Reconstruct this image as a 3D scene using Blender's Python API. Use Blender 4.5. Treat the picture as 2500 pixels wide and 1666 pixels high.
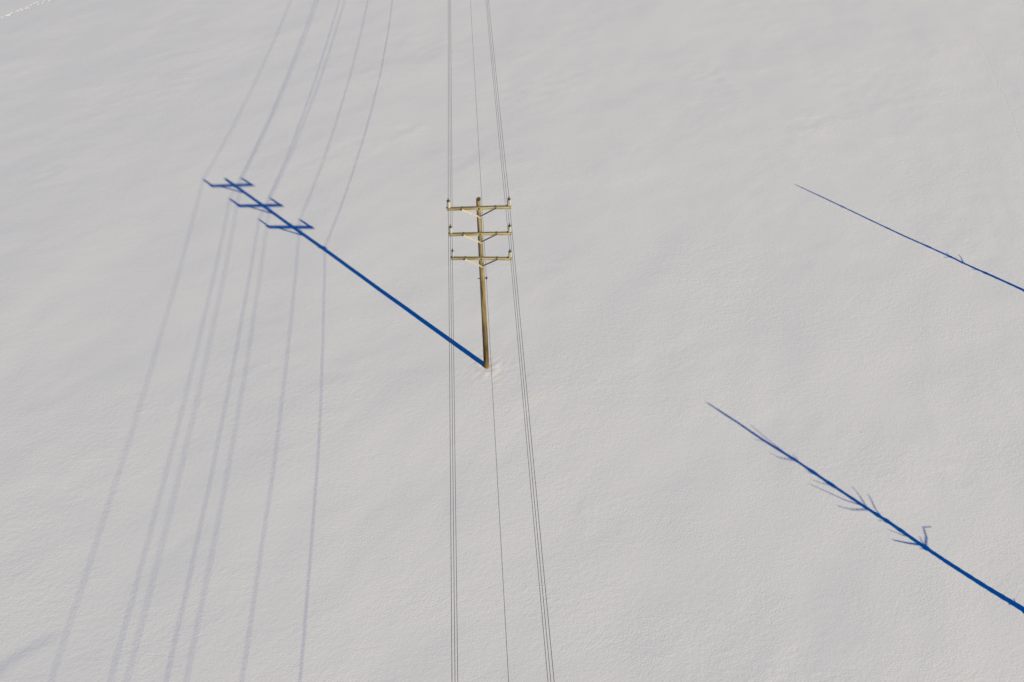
import bpy, math, random
import numpy as np
from mathutils import Vector, Matrix
for o in list(bpy.data.objects): bpy.data.objects.remove(o)
S = bpy.context.scene
C = S.collection
R = math.radians

# ---------------------------------------------------------------- camera
PITCH, ROLL, YAW = R(44.604), R(-0.5765), R(4.9487)
cam_d = bpy.data.cameras.new('camera'); cam = bpy.data.objects.new('camera', cam_d); C.objects.link(cam)
fw = Vector((math.sin(YAW)*math.cos(PITCH), math.cos(YAW)*math.cos(PITCH), -math.sin(PITCH)))
rt = Vector((math.cos(YAW), -math.sin(YAW), 0)); up = rt.cross(fw)
r2 = rt*math.cos(ROLL) + up*math.sin(ROLL); u2 = -rt*math.sin(ROLL) + up*math.cos(ROLL)
m = Matrix((r2, u2, -fw)).transposed().to_4x4(); m.translation = (-1.0949, -27.6904, 29.1042)
cam.matrix_world = m
cam_d.sensor_width = 36; cam_d.lens = 1941.68/2500*36
cam_d.clip_start = 0.5; cam_d.clip_end = 20000
S.camera = cam

# ---------------------------------------------------------------- sky, sun, exposure
SAZ, SEL = R(139.301), R(22.164)
W = bpy.data.worlds.new('World'); S.world = W; W.use_nodes = True
nt = W.node_tree; nt.nodes.clear()
out = nt.nodes.new('ShaderNodeOutputWorld'); bg = nt.nodes.new('ShaderNodeBackground')
sky = nt.nodes.new('ShaderNodeTexSky'); sky.sky_type = 'NISHITA'; sky.sun_disc = False
sky.sun_elevation = SEL; sky.sun_rotation = SAZ
sky.altitude = 1500; sky.air_density = 1.0; sky.dust_density = 0.0; sky.ozone_density = 6.0
hs = nt.nodes.new('ShaderNodeHueSaturation'); hs.inputs['Saturation'].default_value = 1.6
nt.links.new(sky.outputs[0], hs.inputs['Color'])
tint = nt.nodes.new('ShaderNodeMixRGB'); tint.blend_type = 'MULTIPLY'; tint.inputs[0].default_value = 1; tint.inputs[2].default_value = (.55, .73, 1, 1)   # deep clear winter blue
nt.links.new(hs.outputs[0], tint.inputs[1]); nt.links.new(tint.outputs[0], bg.inputs['Color'])
nt.links.new(bg.outputs[0], out.inputs['Surface'])
bg.inputs['Strength'].default_value = 0.094
sun_dir = Vector((math.sin(SAZ)*math.cos(SEL), math.cos(SAZ)*math.cos(SEL), math.sin(SEL)))   # towards the sun
sd = bpy.data.lights.new('sun', 'SUN'); sun = bpy.data.objects.new('sun', sd); C.objects.link(sun)
sd.energy = 5.0; sd.angle = R(0.43); sd.color = (1.0, 0.88, 0.535)
sun.rotation_euler = sun_dir.to_track_quat('Z', 'Y').to_euler(); sun.location = sun_dir*60
S.view_settings.view_transform = 'Standard'; S.view_settings.look = 'None'
S.view_settings.gamma = 1; S.view_settings.use_curve_mapping = False
S.view_settings.exposure = 0.063
S.render.engine = 'CYCLES'
S.cycles.max_bounces = 4; S.cycles.diffuse_bounces = 3
rng = random.Random(7)

BRIGHT_TRACK = [(-40.01, 47.12), (-39.75, 47.54), (-39.61, 47.58), (-39.52, 47.66), (-39.47, 48.0), (-39.1, 48.45), (-38.93, 48.27), (-38.93, 48.78), (-38.69, 48.49), (-38.47, 48.81), (-38.5, 49.19), (-38.23, 48.92), (-38.27, 49.58), (-38.09, 50.0), (-37.88, 50.15), (-37.66, 49.7), (-37.35, 49.95), (-37.39, 50.58), (-36.9, 50.32), (-36.79, 50.56)]
DARK_TRACK = [(45.56, 39.91), (45.63, 39.57), (44.97, 36.8), (44.49, 35.89), (43.74, 33.92), (43.53, 32.66), (43.14, 31.17), (42.93, 30.35), (42.33, 28.59), (41.94, 27.32), (41.48, 26.25), (41.28, 25.27), (41.0, 24.16), (40.53, 22.86), (40.27, 21.96), (39.9, 21.02), (39.34, 19.75), (38.87, 18.52), (38.72, 17.91)]
TREE_A = [[(10.449, -3.315, -0.151), (11.576, -4.646, -0.177), (12.486, -5.793, -0.199), (13.576, -7.062, -0.226), (14.591, -8.352, -0.253), (15.657, -9.666, -0.281), (16.445, -10.562, -0.302), (17.367, -11.768, -0.329), (18.076, -12.64, -0.349), (19.128, -13.833, -0.379), (20.044, -14.812, -0.405)], [(15.631, -9.649, -0.281), (14.905, -9.248, -0.265), (14.294, -8.776, -0.251), (13.724, -8.339, -0.239)], [(15.714, -9.842, -0.284), (15.082, -9.787, -0.273), (14.521, -9.553, -0.261)], [(15.742, -9.621, -0.283), (15.684, -9.126, -0.278), (15.558, -8.654, -0.272)], [(16.24, -10.291, -0.297), (16.109, -9.839, -0.291), (16.1, -9.085, -0.284)], [(14.618, -8.456, -0.254), (14.257, -8.346, -0.247), (13.906, -8.12, -0.24)], [(17.352, -11.732, -0.328), (16.757, -11.577, -0.316), (16.211, -11.377, -0.305)], [(17.521, -11.712, -0.331), (17.711, -11.382, -0.332), (17.806, -10.916, -0.33), (18.158, -10.925, -0.336)], [(17.414, -11.668, -0.329), (17.45, -11.324, -0.327)], [(13.33, -6.983, -0.222), (12.838, -6.817, -0.213), (12.532, -6.5, -0.206)], [(13.634, -7.092, -0.228), (13.576, -6.674, -0.223)], [(12.532, -5.866, -0.201), (12.089, -5.724, -0.193)], [(13.202, -6.558, -0.217), (12.654, -5.704, -0.201), (12.159, -4.83, -0.187)], [(16.788, -11.231, -0.314), (16.239, -10.88, -0.301)], [(14.118, -7.821, -0.241), (13.799, -7.673, -0.235)], [(19.004, -13.664, -0.375), (19.011, -13.536, -0.374)], [(19.897, -14.647, -0.4), (19.931, -14.373, -0.399)], [(19.855, -14.613, -0.399), (19.576, -14.57, -0.393)], [(17.457, -11.844, -0.331), (17.176, -11.902, -0.326)], [(16.31, -10.428, -0.299), (15.985, -10.428, -0.293)]]
TREE_B = [[(21.169, 14.487, -0.157), (22.231, 13.197, -0.186), (23.434, 11.7, -0.22), (24.328, 10.584, -0.246), (25.888, 8.684, -0.292), (27.73, 6.557, -0.347), (28.314, 5.818, -0.366), (29.336, 4.642, -0.398), (30.469, 3.289, -0.435)], [(27.73, 6.557, -0.347), (27.767, 6.926, -0.344)], [(27.75, 6.468, -0.349), (27.387, 6.448, -0.342)], [(28.281, 5.878, -0.365), (28.375, 6.371, -0.361), (28.383, 6.662, -0.358)], [(27.874, 6.332, -0.352), (28.104, 6.343, -0.357)], [(28.347, 5.759, -0.367), (28.114, 5.862, -0.362)], [(28.873, 5.189, -0.383), (28.518, 5.236, -0.376)], [(29.567, 4.376, -0.406), (29.403, 4.362, -0.403)]]

# ---------------------------------------------------------------- helpers
def tag(o, label=None, cat=None, group=None, kind=None):
    if label: o['label'] = label
    if cat: o['category'] = cat
    if group: o['group'] = group
    if kind: o['kind'] = kind
    return o
def empty(name, loc):
    o = bpy.data.objects.new(name, None); C.objects.link(o); o.location = loc; o.empty_display_size = .3
    return o
def link(name, me, mat, parent=None, loc=None, smooth=True):
    o = bpy.data.objects.new(name, me); C.objects.link(o)
    if mat is not None and not me.materials: me.materials.append(mat)
    if parent is not None: o.parent = parent
    if loc is not None: o.location = loc
    if smooth:
        for p in me.polygons: p.use_smooth = True
    return o
class MB:
    """collects shapes into one mesh"""
    def __init__(s): s.v = []; s.f = []
    def add(s, vs, fs):
        n = len(s.v); s.v += [tuple(v) for v in vs]; s.f += [tuple(i+n for i in f) for f in fs]
    def mesh(s, name):
        me = bpy.data.meshes.new(name); me.from_pydata(s.v, [], s.f); me.update(); return me
    def tube(s, pts, rad, n=8, cap=True):
        pts = [Vector(p) for p in pts]
        if not hasattr(rad, '__len__'): rad = [rad]*len(pts)
        rings = []
        for i, p in enumerate(pts):
            t = (pts[min(i+1, len(pts)-1)] - pts[max(i-1, 0)]).normalized()
            a = Vector((0, 0, 1)) if abs(t.z) < .9 else Vector((1, 0, 0))
            x = t.cross(a).normalized(); y = t.cross(x)
            rings.append([p + (x*math.cos(2*math.pi*k/n) + y*math.sin(2*math.pi*k/n))*rad[i] for k in range(n)])
        vs = [v for r in rings for v in r]; fs = []
        for i in range(len(pts)-1):
            for k in range(n):
                fs.append((i*n+k, i*n+(k+1) % n, (i+1)*n+(k+1) % n, (i+1)*n+k))
        if cap:
            fs.append(tuple(range(n-1, -1, -1))); fs.append(tuple((len(pts)-1)*n+k for k in range(n)))
        s.add(vs, fs); return s
    def lathe(s, prof, n=16, ctr=(0, 0, 0)):
        vs = []; fs = []
        for r, z in prof:
            for k in range(n):
                a = 2*math.pi*k/n; vs.append((ctr[0]+r*math.cos(a), ctr[1]+r*math.sin(a), ctr[2]+z))
        for i in range(len(prof)-1):
            for k in range(n):
                fs.append((i*n+k, i*n+(k+1) % n, (i+1)*n+(k+1) % n, (i+1)*n+k))
        fs.append(tuple(range(n-1, -1, -1))); fs.append(tuple((len(prof)-1)*n+k for k in range(n)))
        s.add(vs, fs); return s
    def box(s, c, h, b=0.0, M=None):
        """box with chamfered long edges (b) along local x"""
        hx, hy, hz = h
        prof = [(-hy+b, -hz), (hy-b, -hz), (hy, -hz+b), (hy, hz-b), (hy-b, hz), (-hy+b, hz), (-hy, hz-b), (-hy, -hz+b)] if b else [(-hy, -hz), (hy, -hz), (hy, hz), (-hy, hz)]
        n = len(prof); vs = [(x, y, z) for x in (-hx, hx) for y, z in prof]
        fs = [(k, (k+1) % n, n+(k+1) % n, n+k) for k in range(n)] + [tuple(range(n-1, -1, -1)), tuple(range(n, 2*n))]
        vs = [Vector(v) for v in vs]
        if M is not None: vs = [M @ v for v in vs]
        s.add([v+Vector(c) for v in vs], fs); return s

# ---------------------------------------------------------------- materials
def new_mat(name):
    mt = bpy.data.materials.new(name); mt.use_nodes = True; t = mt.node_tree
    b = t.nodes['Principled BSDF']; return mt, t, b
def node(t, kind, **kw):
    n = t.nodes.new(kind)
    for k, v in kw.items():
        if k in n.inputs: n.inputs[k].default_value = v
        else: setattr(n, k, v)
    return n
def ramp(t, fac, stops):
    r = t.nodes.new('ShaderNodeValToRGB'); e = r.color_ramp.elements
    while len(e) > len(stops): e.remove(e[-1])
    while len(e) < len(stops): e.new(1)
    for i, (p, c) in enumerate(stops): e[i].position = p; e[i].color = (*c, 1)
    t.links.new(fac, r.inputs[0]); return r.outputs[0]
def mapping(t, scale, rot=(0, 0, 0)):
    tc = t.nodes.new('ShaderNodeTexCoord'); mp = t.nodes.new('ShaderNodeMapping')
    mp.inputs['Scale'].default_value = scale; mp.inputs['Rotation'].default_value = rot
    t.links.new(tc.outputs['Object'], mp.inputs['Vector']); return mp.outputs[0]
def mth(t, op, a, b):
    n = t.nodes.new('ShaderNodeMath'); n.operation = op
    for i, v in enumerate((a, b)):
        if isinstance(v, (int, float)): n.inputs[i].default_value = v
        else: t.links.new(v, n.inputs[i])
    return n.outputs[0]

def snow_material():
    mt, t, b = new_mat('wind_packed_snow')
    b.inputs['Base Color'].default_value = (.86, .86, .865, 1); b.inputs['Roughness'].default_value = .8
    b.inputs['Specular IOR Level'].default_value = .12
    def nz(scale, rot, detail, rough=.55, sc=1.0):
        n = node(t, 'ShaderNodeTexNoise', Scale=sc, Detail=detail, Roughness=rough)
        t.links.new(mapping(t, scale, (0, 0, rot)), n.inputs['Vector']); return n.outputs[0]
    wind = R(-44)
    mask = node(t, 'ShaderNodeMapRange'); t.links.new(nz((.09, .16, .1), wind, 3), mask.inputs[0])
    mask.inputs[1].default_value = .40; mask.inputs[2].default_value = .68; mask.inputs[3].default_value = .5; mask.inputs[4].default_value = 1.2
    rip = nz((.7, 1.5, 1), wind, 4, .6)                  # wind crust, elongated
    lum = nz((3.6, 5.0, 1), wind, 3, .62)                  # hand-sized lumps
    gr = nz((12, 15, 1), .3, 2, .7)                       # grain
    h1 = mth(t, 'MULTIPLY', rip, .0085); h2 = mth(t, 'MULTIPLY', lum, .0105)
    hh = mth(t, 'MULTIPLY', mth(t, 'ADD', h1, h2), mask.outputs[0])
    m2 = node(t, 'ShaderNodeMapRange'); t.links.new(nz((.22, .27, .1), .9, 2), m2.inputs[0])
    m2.inputs[1].default_value = .36; m2.inputs[2].default_value = .66; m2.inputs[3].default_value = .45; m2.inputs[4].default_value = 1.2
    hh = mth(t, 'ADD', hh, mth(t, 'MULTIPLY', mth(t, 'MULTIPLY', gr, .0084), m2.outputs[0]))
    bp = t.nodes.new('ShaderNodeBump'); bp.inputs['Strength'].default_value = 1.0; bp.inputs['Distance'].default_value = 1.0
    t.links.new(hh, bp.inputs['Height']); t.links.new(bp.outputs[0], b.inputs['Normal'])
    return mt

def wood_material(name, axis, light, mid, dark, base_dark=False):
    """weathered timber, grain along the object's local axis (0 = x, 2 = z)"""
    mt, t, b = new_mat(name); b.inputs['Roughness'].default_value = .85; b.inputs['Specular IOR Level'].default_value = .2
    sc = [26, 26, 26]; sc[axis] = .9
    n1 = node(t, 'ShaderNodeTexNoise', Scale=1.0, Detail=5, Roughness=.62); t.links.new(mapping(t, sc), n1.inputs['Vector'])
    col = ramp(t, n1.outputs[0], [(.28, dark), (.47, mid), (.62, light), (.78, mid)])
    sc2 = [3, 3, 3]; sc2[axis] = 1.0
    n2 = node(t, 'ShaderNodeTexNoise', Scale=1.0, Detail=3, Roughness=.6); t.links.new(mapping(t, sc2), n2.inputs['Vector'])
    blot = ramp(t, n2.outputs[0], [(.3, (.62, .60, .58)), (.55, (1, 1, 1)), (.75, (1.0, .95, .85))])
    mx = node(t, 'ShaderNodeMixRGB', blend_type='MULTIPLY', Fac=.8)
    t.links.new(col, mx.inputs[1]); t.links.new(blot, mx.inputs[2]); col = mx.outputs[0]
    if base_dark:                                        # preservative staining of the lower pole, paler again at the snow line
        tc = t.nodes.new('ShaderNodeTexCoord'); sx = t.nodes.new('ShaderNodeSeparateXYZ'); t.links.new(tc.outputs['Object'], sx.inputs[0])
        zz = mth(t, 'ADD', sx.outputs[2], mth(t, 'MULTIPLY', n2.outputs[0], 1.6))
        zz = mth(t, 'MULTIPLY', zz, .1)
        st = ramp(t, zz, [(.085, (.85, .74, .46)), (.13, (.42, .35, .24)), (.30, (.40, .34, .25)), (.43, (.74, .65, .49)), (.70, (.86, .82, .71)), (1.0, (1.0, .98, .98))])
        m2 = node(t, 'ShaderNodeMixRGB', blend_type='MULTIPLY', Fac=1.0); t.links.new(col, m2.inputs[1]); t.links.new(st, m2.inputs[2]); col = m2.outputs[0]
    sc3 = [40, 40, 40]; sc3[axis] = .5
    n3 = node(t, 'ShaderNodeTexNoise', Scale=1.0, Detail=2); t.links.new(mapping(t, sc3), n3.inputs['Vector'])
    crack = ramp(t, n3.outputs[0], [(.35, (.22, .19, .15)), (.44, (1, 1, 1))])
    m3 = node(t, 'ShaderNodeMixRGB', blend_type='MULTIPLY', Fac=.9); t.links.new(col, m3.inputs[1]); t.links.new(crack, m3.inputs[2])
    t.links.new(m3.outputs[0], b.inputs['Base Color'])
    bp = t.nodes.new('ShaderNodeBump'); bp.inputs['Strength'].default_value = .6; bp.inputs['Distance'].default_value = .01
    t.links.new(n1.outputs[0], bp.inputs['Height']); t.links.new(bp.outputs[0], b.inputs['Normal'])
    return mt
def noisy(name, c0, c1, scale, rough, metal=0.0, bump=.002):
    mt, t, b = new_mat(name); b.inputs['Roughness'].default_value = rough; b.inputs['Metallic'].default_value = metal
    n = node(t, 'ShaderNodeTexNoise', Scale=scale, Detail=4, Roughness=.6); tc = t.nodes.new('ShaderNodeTexCoord')
    t.links.new(tc.outputs['Object'], n.inputs['Vector'])
    t.links.new(ramp(t, n.outputs[0], [(.35, c0), (.65, c1)]), b.inputs['Base Color'])
    bp = t.nodes.new('ShaderNodeBump'); bp.inputs['Distance'].default_value = bump; t.links.new(n.outputs[0], bp.inputs['Height']); t.links.new(bp.outputs[0], b.inputs['Normal'])
    return mt
M_SNOW = snow_material()
M_POLE = wood_material('weathered_pole_timber', 2, (.37, .31, .20), (.26, .21, .12), (.11, .085, .05), True)
M_ARM = wood_material('weathered_crossarm_timber', 0, (.46, .40, .25), (.34, .285, .165), (.16, .125, .07))
M_ENDGRAIN = noisy('pole_end_grain', (.04, .03, .015), (.20, .15, .08), 22, .9)
M_STEEL = noisy('weathered_steel', (.56, .49, .36), (.70, .62, .47), 9, .55, 0.0)
M_DARK = noisy('dark_hardware', (.03, .027, .02), (.07, .06, .045), 14, .6, 0.0)
M_PORC = noisy('glazed_porcelain', (.42, .39, .30), (.55, .51, .41), 6, .3)
M_PORC_GREY = noisy('grey_porcelain', (.36, .37, .34), (.47, .48, .44), 6, .35)
M_WIRE = noisy('weathered_conductor', (.04, .039, .038), (.07, .068, .066), 3, .6, 0.0, .0005)
M_BARK = noisy('dead_bark', (.06, .05, .04), (.16, .14, .12), 8, .9, 0.0, .02)

# ---------------------------------------------------------------- the snow field
def gnoise(x, y, seed):
    xi = np.floor(x).astype(np.int64); yi = np.floor(y).astype(np.int64); xf = x-xi; yf = y-yi
    def g(ix, iy, dx, dy):
        h = (ix*374761393 + iy*668265263 + seed*974634777) & 0xffffffff
        h = ((h ^ (h >> 13))*1274126177) & 0xffffffff; h = h ^ (h >> 16)
        a = (h & 0xffff)/65536.0*2*np.pi
        return np.cos(a)*dx + np.sin(a)*dy
    u = xf**3*(xf*(xf*6-15)+10); v = yf**3*(yf*(yf*6-15)+10)
    a = g(xi, yi, xf, yf)*(1-u) + g(xi+1, yi, xf-1, yf)*u
    b = g(xi, yi+1, xf, yf-1)*(1-u) + g(xi+1, yi+1, xf-1, yf-1)*u
    return (a*(1-v)+b*v)*1.5
def soft(a, k): return a/(1+(a/k)**4)**.25
def seg_dist(x, y, pts):
    d = np.full(x.shape, 1e9)
    for (ax, ay), (bx, by) in zip(pts, pts[1:]):
        L = (bx-ax)**2+(by-ay)**2
        t = np.clip(((x-ax)*(bx-ax)+(y-ay)*(by-ay))/L, 0, 1)
        d = np.minimum(d, np.hypot(x-ax-t*(bx-ax), y-ay-t*(by-ay)))
    return d
def plane_z(x, y):
    x = soft(np.asarray(x, float), 75.); y = soft(np.asarray(y, float), 75.)
    return -.0103*x + .00571*y - .00017*x*x + .00002*y*y + .00017*x*y
def ground_z(x, y, detail=True):
    x = np.asarray(x, float); y = np.asarray(y, float)
    z = plane_z(x, y)
    c, s = math.cos(R(44)), math.sin(R(44)); a = x*c+y*s; b = -x*s+y*c        # along / across the wind
    z = z + .045*gnoise(x/13+3.1, y/13+7.7, 1) + .022*gnoise(a/6.2, b/5.0, 2) + .0090*gnoise(a/2.8, b/1.9, 3)
    patch = np.clip(gnoise(a/9+5, b/6, 4)*1.6+.35, 0, 1.4)
    z = z + patch*(.0052*gnoise(a/1.3, b/.8, 5))
    rw = gnoise(x/6+11, y/6, 21)*.5; rd = np.clip(1-np.abs(gnoise(x/6.5+rw, y/5.5-rw, 22))*1.3, 0, 1)**5   # sparse soft drift lips
    z = z + .0065*rd*np.clip(gnoise(x/11+2, y/11, 23)*1.8+.05, 0, 1)
    far = np.clip((np.hypot(x, y)-90)/200, 0, 1); z = z + far*(1.2*gnoise(x/160, y/160, 8)+3.0*far*gnoise(x/600, y/600, 9))
    if not detail: return z
    # a low wind step in the lower left: drops on its lee side, then recovers gently
    u = (x+17.6)*.77+(y+12.9)*.64; sg = -(x+17.6)*.64+(y+12.9)*.77+.12*np.sin(u*1.7)
    st = np.clip(sg/.45, 0, 1); st = st*st*(3-2*st)
    z = z - .038*st*np.exp(-np.maximum(sg, 0)/3.5)*np.clip((1.0-u)/.8, 0, 1)*np.clip((u+9)/5, 0, 1)
    z = z - .011*np.exp(-(seg_dist(x, y, [(-23.5,.7),(-24.2,5.2),(-23.7,8.4),(-22.2,10.1),(-19.9,11.2)])/.8)**2)
    for px, py, pr in CRINKLES:                            # patches of broken wind crust
        z = z + .010*np.exp(-((x-px)**2+(y-py)**2)/pr**2)*gnoise(a/1.1, b/.7, 12)
    r = np.hypot(x, y); ang = np.arctan2(y, x)
    near = r < 3
    col = .015*np.exp(-((r-.42)/.22)**2)*(.75+.4*np.sin(3*ang+1)) - .03*np.exp(-(r/.22)**2) + .011*np.exp(-(r/1.1)**2)*gnoise(a/.5, b/.22, 11)
    z = z + np.where(near, col, 0)
    for i, (px, py) in enumerate(BRIGHT_TRACK):
        q = ((x-px)/.095)**2 + ((y-py)/.12)**2
        z = z - .038*np.exp(-q**1.5)
    for (px, py) in DARK_STEPS:
        q = ((x-px)**2 + (y-py)**2)/.055**2
        z = z - .013*np.exp(-q)
    return z
CRINKLES = [(11.8, 19.3, 1.1), (10.3, 18.9, .8), (-11.8, 4.9, 1.4), (-7.2, -2.2, 1.3), (-7.7, 33.2, 1.6), (3.5, -9.5, 1.2), (21.0, -8.0, 1.5), (16.5, -6.0, 1.2), (24.5, 22, 1.8), (6, 9, 1.0), (-3.8, 24, 1.3), (-13, -9, 1.2), (-27, 20, 2.0), (14, 6, 1.5), (19.5, 30, 2.2)]
DARK_STEPS = []
_r = random.Random(3)
for (ax, ay), (bx, by) in zip(DARK_TRACK, DARK_TRACK[1:]):
    n = max(1, round(math.hypot(bx-ax, by-ay)/.42))
    for k in range(n):
        DARK_STEPS.append((ax+(bx-ax)*k/n+_r.uniform(-.05, .05), ay+(by-ay)*k/n+_r.uniform(-.05, .05)))
def axis_coords(lo, hi, step, bands, far):
    c = [lo]
    while c[-1] < hi:
        st = step
        for a, b, s_ in bands:
            if a <= c[-1] < b: st = min(st, s_)
        c.append(c[-1]+st)
    st = step; 
    while c[-1] < far: st *= 1.35; c.append(c[-1]+st)
    st = step
    while c[0] > -far: st *= 1.35; c.insert(0, c[0]-st)
    return np.array(c)
gx = axis_coords(-58, 62, .25, [(-40.6, -36.3, .05), (-1.8, 1.8, .06), (38.2, 46.2, .045)], 6000)
gy = axis_coords(-24, 60, .25, [(46.6, 51.1, .05), (-1.5, 1.5, .06), (17.4, 40.3, .045)], 6000)
X, Y = np.meshgrid(gx, gy); Z = ground_z(X, Y)
nx, ny = len(gx), len(gy)
me = bpy.data.meshes.new('snow_ground')
me.vertices.add(nx*ny); me.vertices.foreach_set('co', np.stack([X, Y, Z], -1).astype(np.float32).ravel())
I = np.arange(nx*ny, dtype=np.int32).reshape(ny, nx)
Q = np.stack([I[:-1, :-1], I[:-1, 1:], I[1:, 1:], I[1:, :-1]], -1).reshape(-1, 4)
me.loops.add(Q.size); me.loops.foreach_set('vertex_index', Q.ravel())
me.polygons.add(len(Q)); me.polygons.foreach_set('loop_start', np.arange(0, Q.size, 4, dtype=np.int32))
me.polygons.foreach_set('use_smooth', np.ones(len(Q), bool))
me.update(calc_edges=True); me.validate()
ground = link('snow_ground', me, M_SNOW, smooth=False)
tag(ground, 'wind-packed white snow field covering the whole ground', None, None, 'structure')
def gz(x, y): return float(ground_z(np.array([x]), np.array([y]))[0])

# ---------------------------------------------------------------- utility pole
LEAN = (-.00341, .01007); ARM = 1.35; RP = .13
def axis_pt(z): return Vector((LEAN[0]*z, LEAN[1]*z, z))
ARMS = {1: (9.7173, -3.098, .0036), 2: (8.3866, -3.345, -.0083), 3: (7.0528, -6.141, -.0035)}
PIN_H = .4633; ZN = 5.7712; NX = .1852; ZTOP = 10.055
def arm_frame(i):
    z, a, ti = ARMS[i]; c = axis_pt(z) + Vector((0, -RP-.05, 0))
    d = Vector((math.cos(R(a)), math.sin(R(a)), ti)); return c, d
def pin_pt(i, s):
    c, d = arm_frame(i); return c + d*(s*(ARM-.09)) + Vector((0, 0, PIN_H))
def attach(w):
    if w == 'N': return axis_pt(ZN) + Vector((NX, 0, 0))
    return pin_pt(int(w[1]), -1 if w[0] == 'L' else 1)

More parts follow.
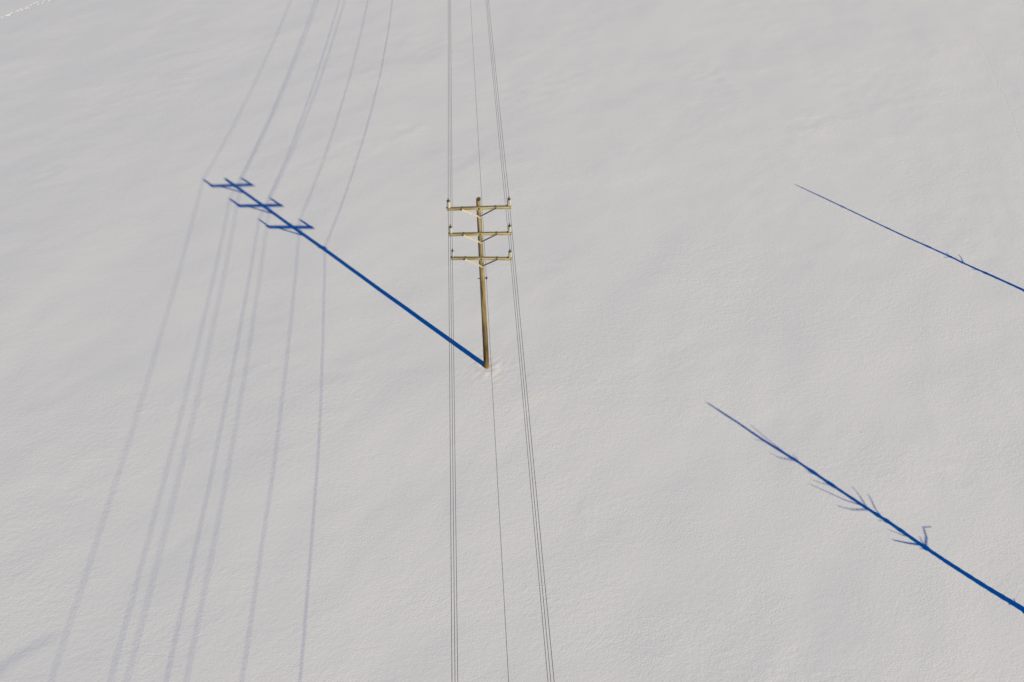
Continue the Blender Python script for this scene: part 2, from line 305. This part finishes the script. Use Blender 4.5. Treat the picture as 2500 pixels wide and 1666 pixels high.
def build_pole():
    root = empty('utility_pole', (0, 0, 0))
    tag(root, 'tall weathered wooden utility pole with three crossarms standing in the snow', 'utility pole')
    # tapered round shaft, slightly irregular, slanted cut at the top
    mb = MB(); n = 24; zs = [-1.2, -.3, 0, .3, .8, 1.5, 2.5, 3.5, 4.5, 5.5, 6.5, 7.5, 8.5, 9.4, ZTOP-.02]
    vs = []; pr = random.Random(5)
    for j, z in enumerate(zs):
        t = max(0, z)/ZTOP; r = .140*(1-t)+.098*t
        ox, oy = pr.uniform(-.004, .004), pr.uniform(-.004, .004)
        for k in range(n):
            a = 2*math.pi*k/n; rr = r*(1+.03*math.sin(3*a+z*.7)+pr.uniform(-.012, .012)); p = axis_pt(z)
            zz = z + (.05*math.sin(a+.6) if j == len(zs)-1 else 0)
            vs.append((p.x+ox+rr*math.cos(a), p.y+oy+rr*math.sin(a), zz))
    fs = [(j*n+k, j*n+(k+1) % n, (j+1)*n+(k+1) % n, (j+1)*n+k) for j in range(len(zs)-1) for k in range(n)]
    mb.add(vs, fs)
    shaft = link('shaft', mb.mesh('shaft'), M_POLE, root)
    cap = MB(); top = [Vector(v) for v in vs[-n:]]; ctr = sum(top, Vector())/n
    cap.add([ctr+(v-ctr)*.985+Vector((0, 0, .004)) for v in top] + [ctr+(v-ctr)*.985-Vector((0, 0, .02)) for v in top], [tuple(range(n))] + [(k, n+k, n+(k+1) % n, (k+1) % n) for k in range(n)])
    link('end_grain', cap.mesh('end_grain'), M_ENDGRAIN, shaft, smooth=False)
    for i in (1, 2, 3):
        c, d = arm_frame(i); ez = Vector((0, 0, 1)); ey = ez.cross(d).normalized(); ez = d.cross(ey).normalized()
        F = Matrix((d.normalized(), ey, ez)).transposed().to_4x4(); F.translation = c
        HX, HY, HZ = ARM, .058, .068
        a = MB(); a.box((0, 0, 0), (HX, HY, HZ), .008)
        arm = link('crossarm', a.mesh('crossarm'), M_ARM, root, smooth=False); arm.matrix_local = F
        # through-bolt with square washer on the front, carriage bolts on top
        b = MB(); b.box((0, -HY-.006, 0), (.035, .005, .035)); b.lathe([(.016, 0), (.016, .03)], 8)
        bm = b.mesh('bolt'); b2 = MB(); b2.box((0, -HY-.006, 0), (.035, .005, .035)).tube([(0, -HY-.008, 0), (0, -HY-.04, 0)], .016, 8).tube([(0, HY, 0), (0, HY+.35, 0)], .011, 8)
        link('bolt', b2.mesh('bolt'), M_DARK, arm, smooth=False)
        for s in (-1, 1):
            xb = .70*s
            k = MB(); k.box((xb, .01, HZ+.006), (.04, .024, .005)); k.lathe([(.018, 0), (.018, .02), (.012, .026)], 8, (xb, .01, HZ+.011))
            link('bolt', k.mesh('bolt'), M_DARK, arm, smooth=False)
            # flat brace bar, broad face up, from the front of the arm down to the front of the pole
            p0 = c + d.normalized()*(.72*s) + ey*(-HY-.045) + ez*.030
            zb = c.z - .43; pc = axis_pt(zb); p1 = Vector((pc.x+.012*s, pc.y-.20, zb))
            br = MB(); t = (p1-p0).normalized(); yy = Vector((0, 1, 0)); yy = (yy - t*yy.dot(t)).normalized(); nn = t.cross(yy)
            Mr = Matrix((t, yy, nn)).transposed()
            br.box((p0+p1)/2, ((p1-p0).length/2, .052, .006), M=Mr)
            bro = link('brace', br.mesh('brace'), M_STEEL, root, smooth=False)
            lug = MB(); lug.tube([p0+Vector((0, -.02, .012)), p0+Vector((0, .05, .012))], .014, 8)
            link('bolt', lug.mesh('bolt'), M_DARK, bro, smooth=False)
        cl = MB(); zb = c.z-.44; pc = axis_pt(zb); cl.tube([pc+Vector((0, -.24, 0)), pc+Vector((0, .20, 0))], .016, 8)
        cl.box(pc+Vector((0, -.19, 0)), (.05, .05, .02)); 
        link('brace_bolt', cl.mesh('brace_bolt'), M_STEEL, root, smooth=False)
        for s in (-1, 1):
            p = pin_pt(i, s); zt = HZ; foot = c + d.normalized()*(s*(ARM-.09)) + ez*zt
            h = p.z - foot.z; slim = (i == 3 and s == -1); kr = .72 if slim else 1.0
            prof = [(.048*kr, .018)]
            body0, body1 = .02, h-.10; nr = 5
            for q in range(nr):
                z0 = body0+(body1-body0)*q/nr; z1 = body0+(body1-body0)*(q+1)/nr
                prof += [(.066*kr, z0+.002), (.074*kr, z0+.25*(z1-z0)), (.072*kr, z0+.7*(z1-z0)), (.063*kr, z1-.003)]
            prof += [(.050*kr, body1), (.036*kr, body1+.02)]
            ib = MB(); ib.lathe(prof, 18)
            ins = link('insulator', ib.mesh('insulator'), M_PORC_GREY if slim else M_PORC, root, foot)
            if slim: tag(ins, 'slimmer greyer insulator at the left end of the lowest crossarm')
            bp = MB(); bp.box((-.02, 0, .009), (.085, .05, .008)).tube([(0, 0, -.16), (0, 0, .02)], .012, 8)
            link('base_plate', bp.mesh('base_plate'), M_DARK, ins, smooth=False)
            cp = MB(); cp.lathe([(.052*kr, body1-.004), (.058*kr, body1+.012), (.054*kr, body1+.035), (.030, body1+.05), (.026, h-.02), (.030, h-.012)], 14)
            link('metal_cap', cp.mesh('metal_cap'), M_DARK, ins)
            ck = MB(); ck.box((0, 0, h-.002), (.022, .08, .012)).tube([(-.085, .01, body1+.055), (-.05, 0, h-.035), (0, 0, h-.028), (.05, 0, h-.035), (.085, -.01, body1+.06)], .010, 6).box((0, 0, h+.014), (.02, .045, .006))
            link('wire_clamp', ck.mesh('wire_clamp'), M_DARK, ins, smooth=False)
    # neutral bracket: through-bolt, spool on the right, stub on the left
    p = axis_pt(ZN); nb = MB(); nb.tube([p+Vector((-.215, 0, .0)), p+Vector((.20, 0, 0))], .013, 8); nb.box(p+Vector((-.15, 0, 0)), (.006, .035, .035)); nb.box(p+Vector((.135, 0, 0)), (.006, .035, .05))
    br = link('neutral_bracket', nb.mesh('neutral_bracket'), M_DARK, root, smooth=False)
    sp = MB(); sp.lathe([(.030, -.06), (.042, -.05), (.042, -.03), (.026, -.012), (.026, .012), (.042, .03), (.042, .05), (.030, .06)], 14, p+Vector((NX+.012, 0, 0)))
    link('spool', sp.mesh('spool'), M_DARK, br)
    return root
pole = build_pole()

def copy_tree(o, parent=None):
    c = o.copy(); C.objects.link(c)
    if parent is not None: c.parent = parent; c.matrix_parent_inverse = o.matrix_parent_inverse
    for ch in [k for k in o.children]: copy_tree(ch, c)
    return c
AZW = R(1.952); SU, SD, HU, HD = 66.237, 73.845, .018, -.070
wdir = Vector((math.sin(AZW), math.cos(AZW), 0))
pole['group'] = 'utility poles along the power line'
for off, lab in ((wdir*SU+Vector((0, 0, HU)), 'next wooden utility pole up the line beyond the top of the frame'), (wdir*-SD+Vector((0, 0, HD)), 'next wooden utility pole down the line behind the camera')):
    c = copy_tree(pole); c.location = off; c['label'] = lab

# ---------------------------------------------------------------- wires
SLOPES = dict(L1=(-.05443, -.05453), L2=(-.05387, -.05516), L3=(-.05336, -.05042), N=(-.07336, -.07564), R1=(-.05338, -.06392), R2=(-.05947, -.06279), R3=(-.05725, -.05922))
WL = {'L1': 'outer left power wire, leftmost of all, tied to the top crossarm', 'L2': 'middle one of the three left power wires, tied to the middle crossarm',
      'L3': 'inner left power wire tied to the slim grey insulator of the lowest crossarm', 'N': 'single low neutral wire running just right of the pole shaft',
      'R1': 'outer right power wire, rightmost of all, tied to the top crossarm', 'R2': 'middle one of the three right power wires, tied to the middle crossarm',
      'R3': 'inner right power wire tied to the right insulator of the lowest crossarm'}
WR = .0074
for w, (su, sd_) in SLOPES.items():
    a = attach(w); pts = []
    for t in np.linspace(SD, 0, 50)[:-1]:
        pts.append(a - wdir*t + Vector((0, 0, sd_*(t-t*t/SD)+HD*t*t/SD/SD)))
    for t in np.linspace(0, SU, 46):
        pts.append(a + wdir*t + Vector((0, 0, su*(t-t*t/SU)+HU*t*t/SU/SU)))
    o = link('overhead_wire', MB().tube(pts, WR, 6).mesh('overhead_wire'), M_WIRE)
    tag(o, WL[w], 'wire', 'wires of the power line')

# ---------------------------------------------------------------- bare dead trees right of the frame (their shadows reach into it)
sh = Vector((math.sin(SAZ), math.cos(SAZ), 0)); TE = math.tan(SEL); CE = math.cos(SEL)
def build_tree(data, L, radii, base_r, label, seed):
    rr = random.Random(seed); tr = [Vector(p) for p in data[0]]
    d = (tr[-1]-tr[0]); d.z = 0; d.normalize(); B = tr[0] + d*L; B.z = gz(B.x, B.y)
    def lift(G, o=0.0):
        G = Vector(G); s = (B-G).dot(sh); return G + sun_dir*(s/CE + o)
    root = empty('dead_tree', B); tag(root, label, 'tree', 'bare dead trees beside the snow field')
    pts = [lift(g) for g in tr]; rad = list(radii); low = pts[-1]
    for k in range(1, 7):
        f = k/6; q = low.lerp(Vector((B.x, B.y, B.z)), f); q += Vector((rr.uniform(-.03, .03), rr.uniform(-.03, .03), 0))*(1-f); pts.append(q); rad.append(rad[len(tr)-1]*(1-f)+base_r*f)
    pts.append(Vector((B.x, B.y, B.z-.6))); rad.append(base_r*1.1)
    fine, fr = [], []
    for (p, q), (ra, rb) in zip(zip(pts, pts[1:]), zip(rad, rad[1:])):
        for k in range(9):
            t = k/9; fine.append(p.lerp(q, t)); fr.append((ra*(1-t)+rb*t)*(1+rr.uniform(-.10, .10)+(.40 if rr.random() < .08 else 0)))
    fine.append(pts[-1]); fr.append(rad[-1])
    link('trunk', MB().tube([p-B for p in fine], fr, 12).mesh('trunk'), M_BARK, root)
    def near_trunk(p): return min(fine, key=lambda q: (q-p).length)
    for j, br in enumerate(data[1:]):
        ln = sum((Vector(b)-Vector(a)).length for a, b in zip(br, br[1:])); dep = rr.uniform(-.45, .45)*ln
        P = [lift(g, dep*k/(len(br)-1)) for k, g in enumerate(br)]
        P = [near_trunk(P[0])] + P
        r0 = .016+.010*min(ln, 1.2); n = len(P)
        if j == 5: r0 *= 1.5
        RR = [r0*(1-.62*k/(n-1)) for k in range(n)]
        link('branch', MB().tube([p-B for p in P], RR, 6).mesh('branch'), M_BARK, root)
    for k in range(9):                                    # snapped stubs on the lower trunk
        q = low.lerp(B, rr.uniform(.08, .8)); a = rr.uniform(0, 6.28); l = rr.uniform(.15, .7)
        e = q + Vector((math.cos(a)*l, math.sin(a)*l, rr.uniform(-.1, .15)))
        link('branch', MB().tube([q-B, (q+e)/2-B+Vector((0, 0, -.03)), e-B], [.03, .022, .012], 6).mesh('branch'), M_BARK, root)
    return root
build_tree(TREE_A, 17.6, [.032, .054, .066, .072, .078, .084, .088, .096, .104, .115, .130], .165,
           'bare dead conifer trunk casting the branched lower-right shadow, standing outside the frame', 3)
build_tree(TREE_B, 17.2, [.030, .052, .060, .066, .073, .080, .084, .092, .104], .12,
           'slender dead trunk casting the thin upper-right shadow, standing outside the frame', 4)
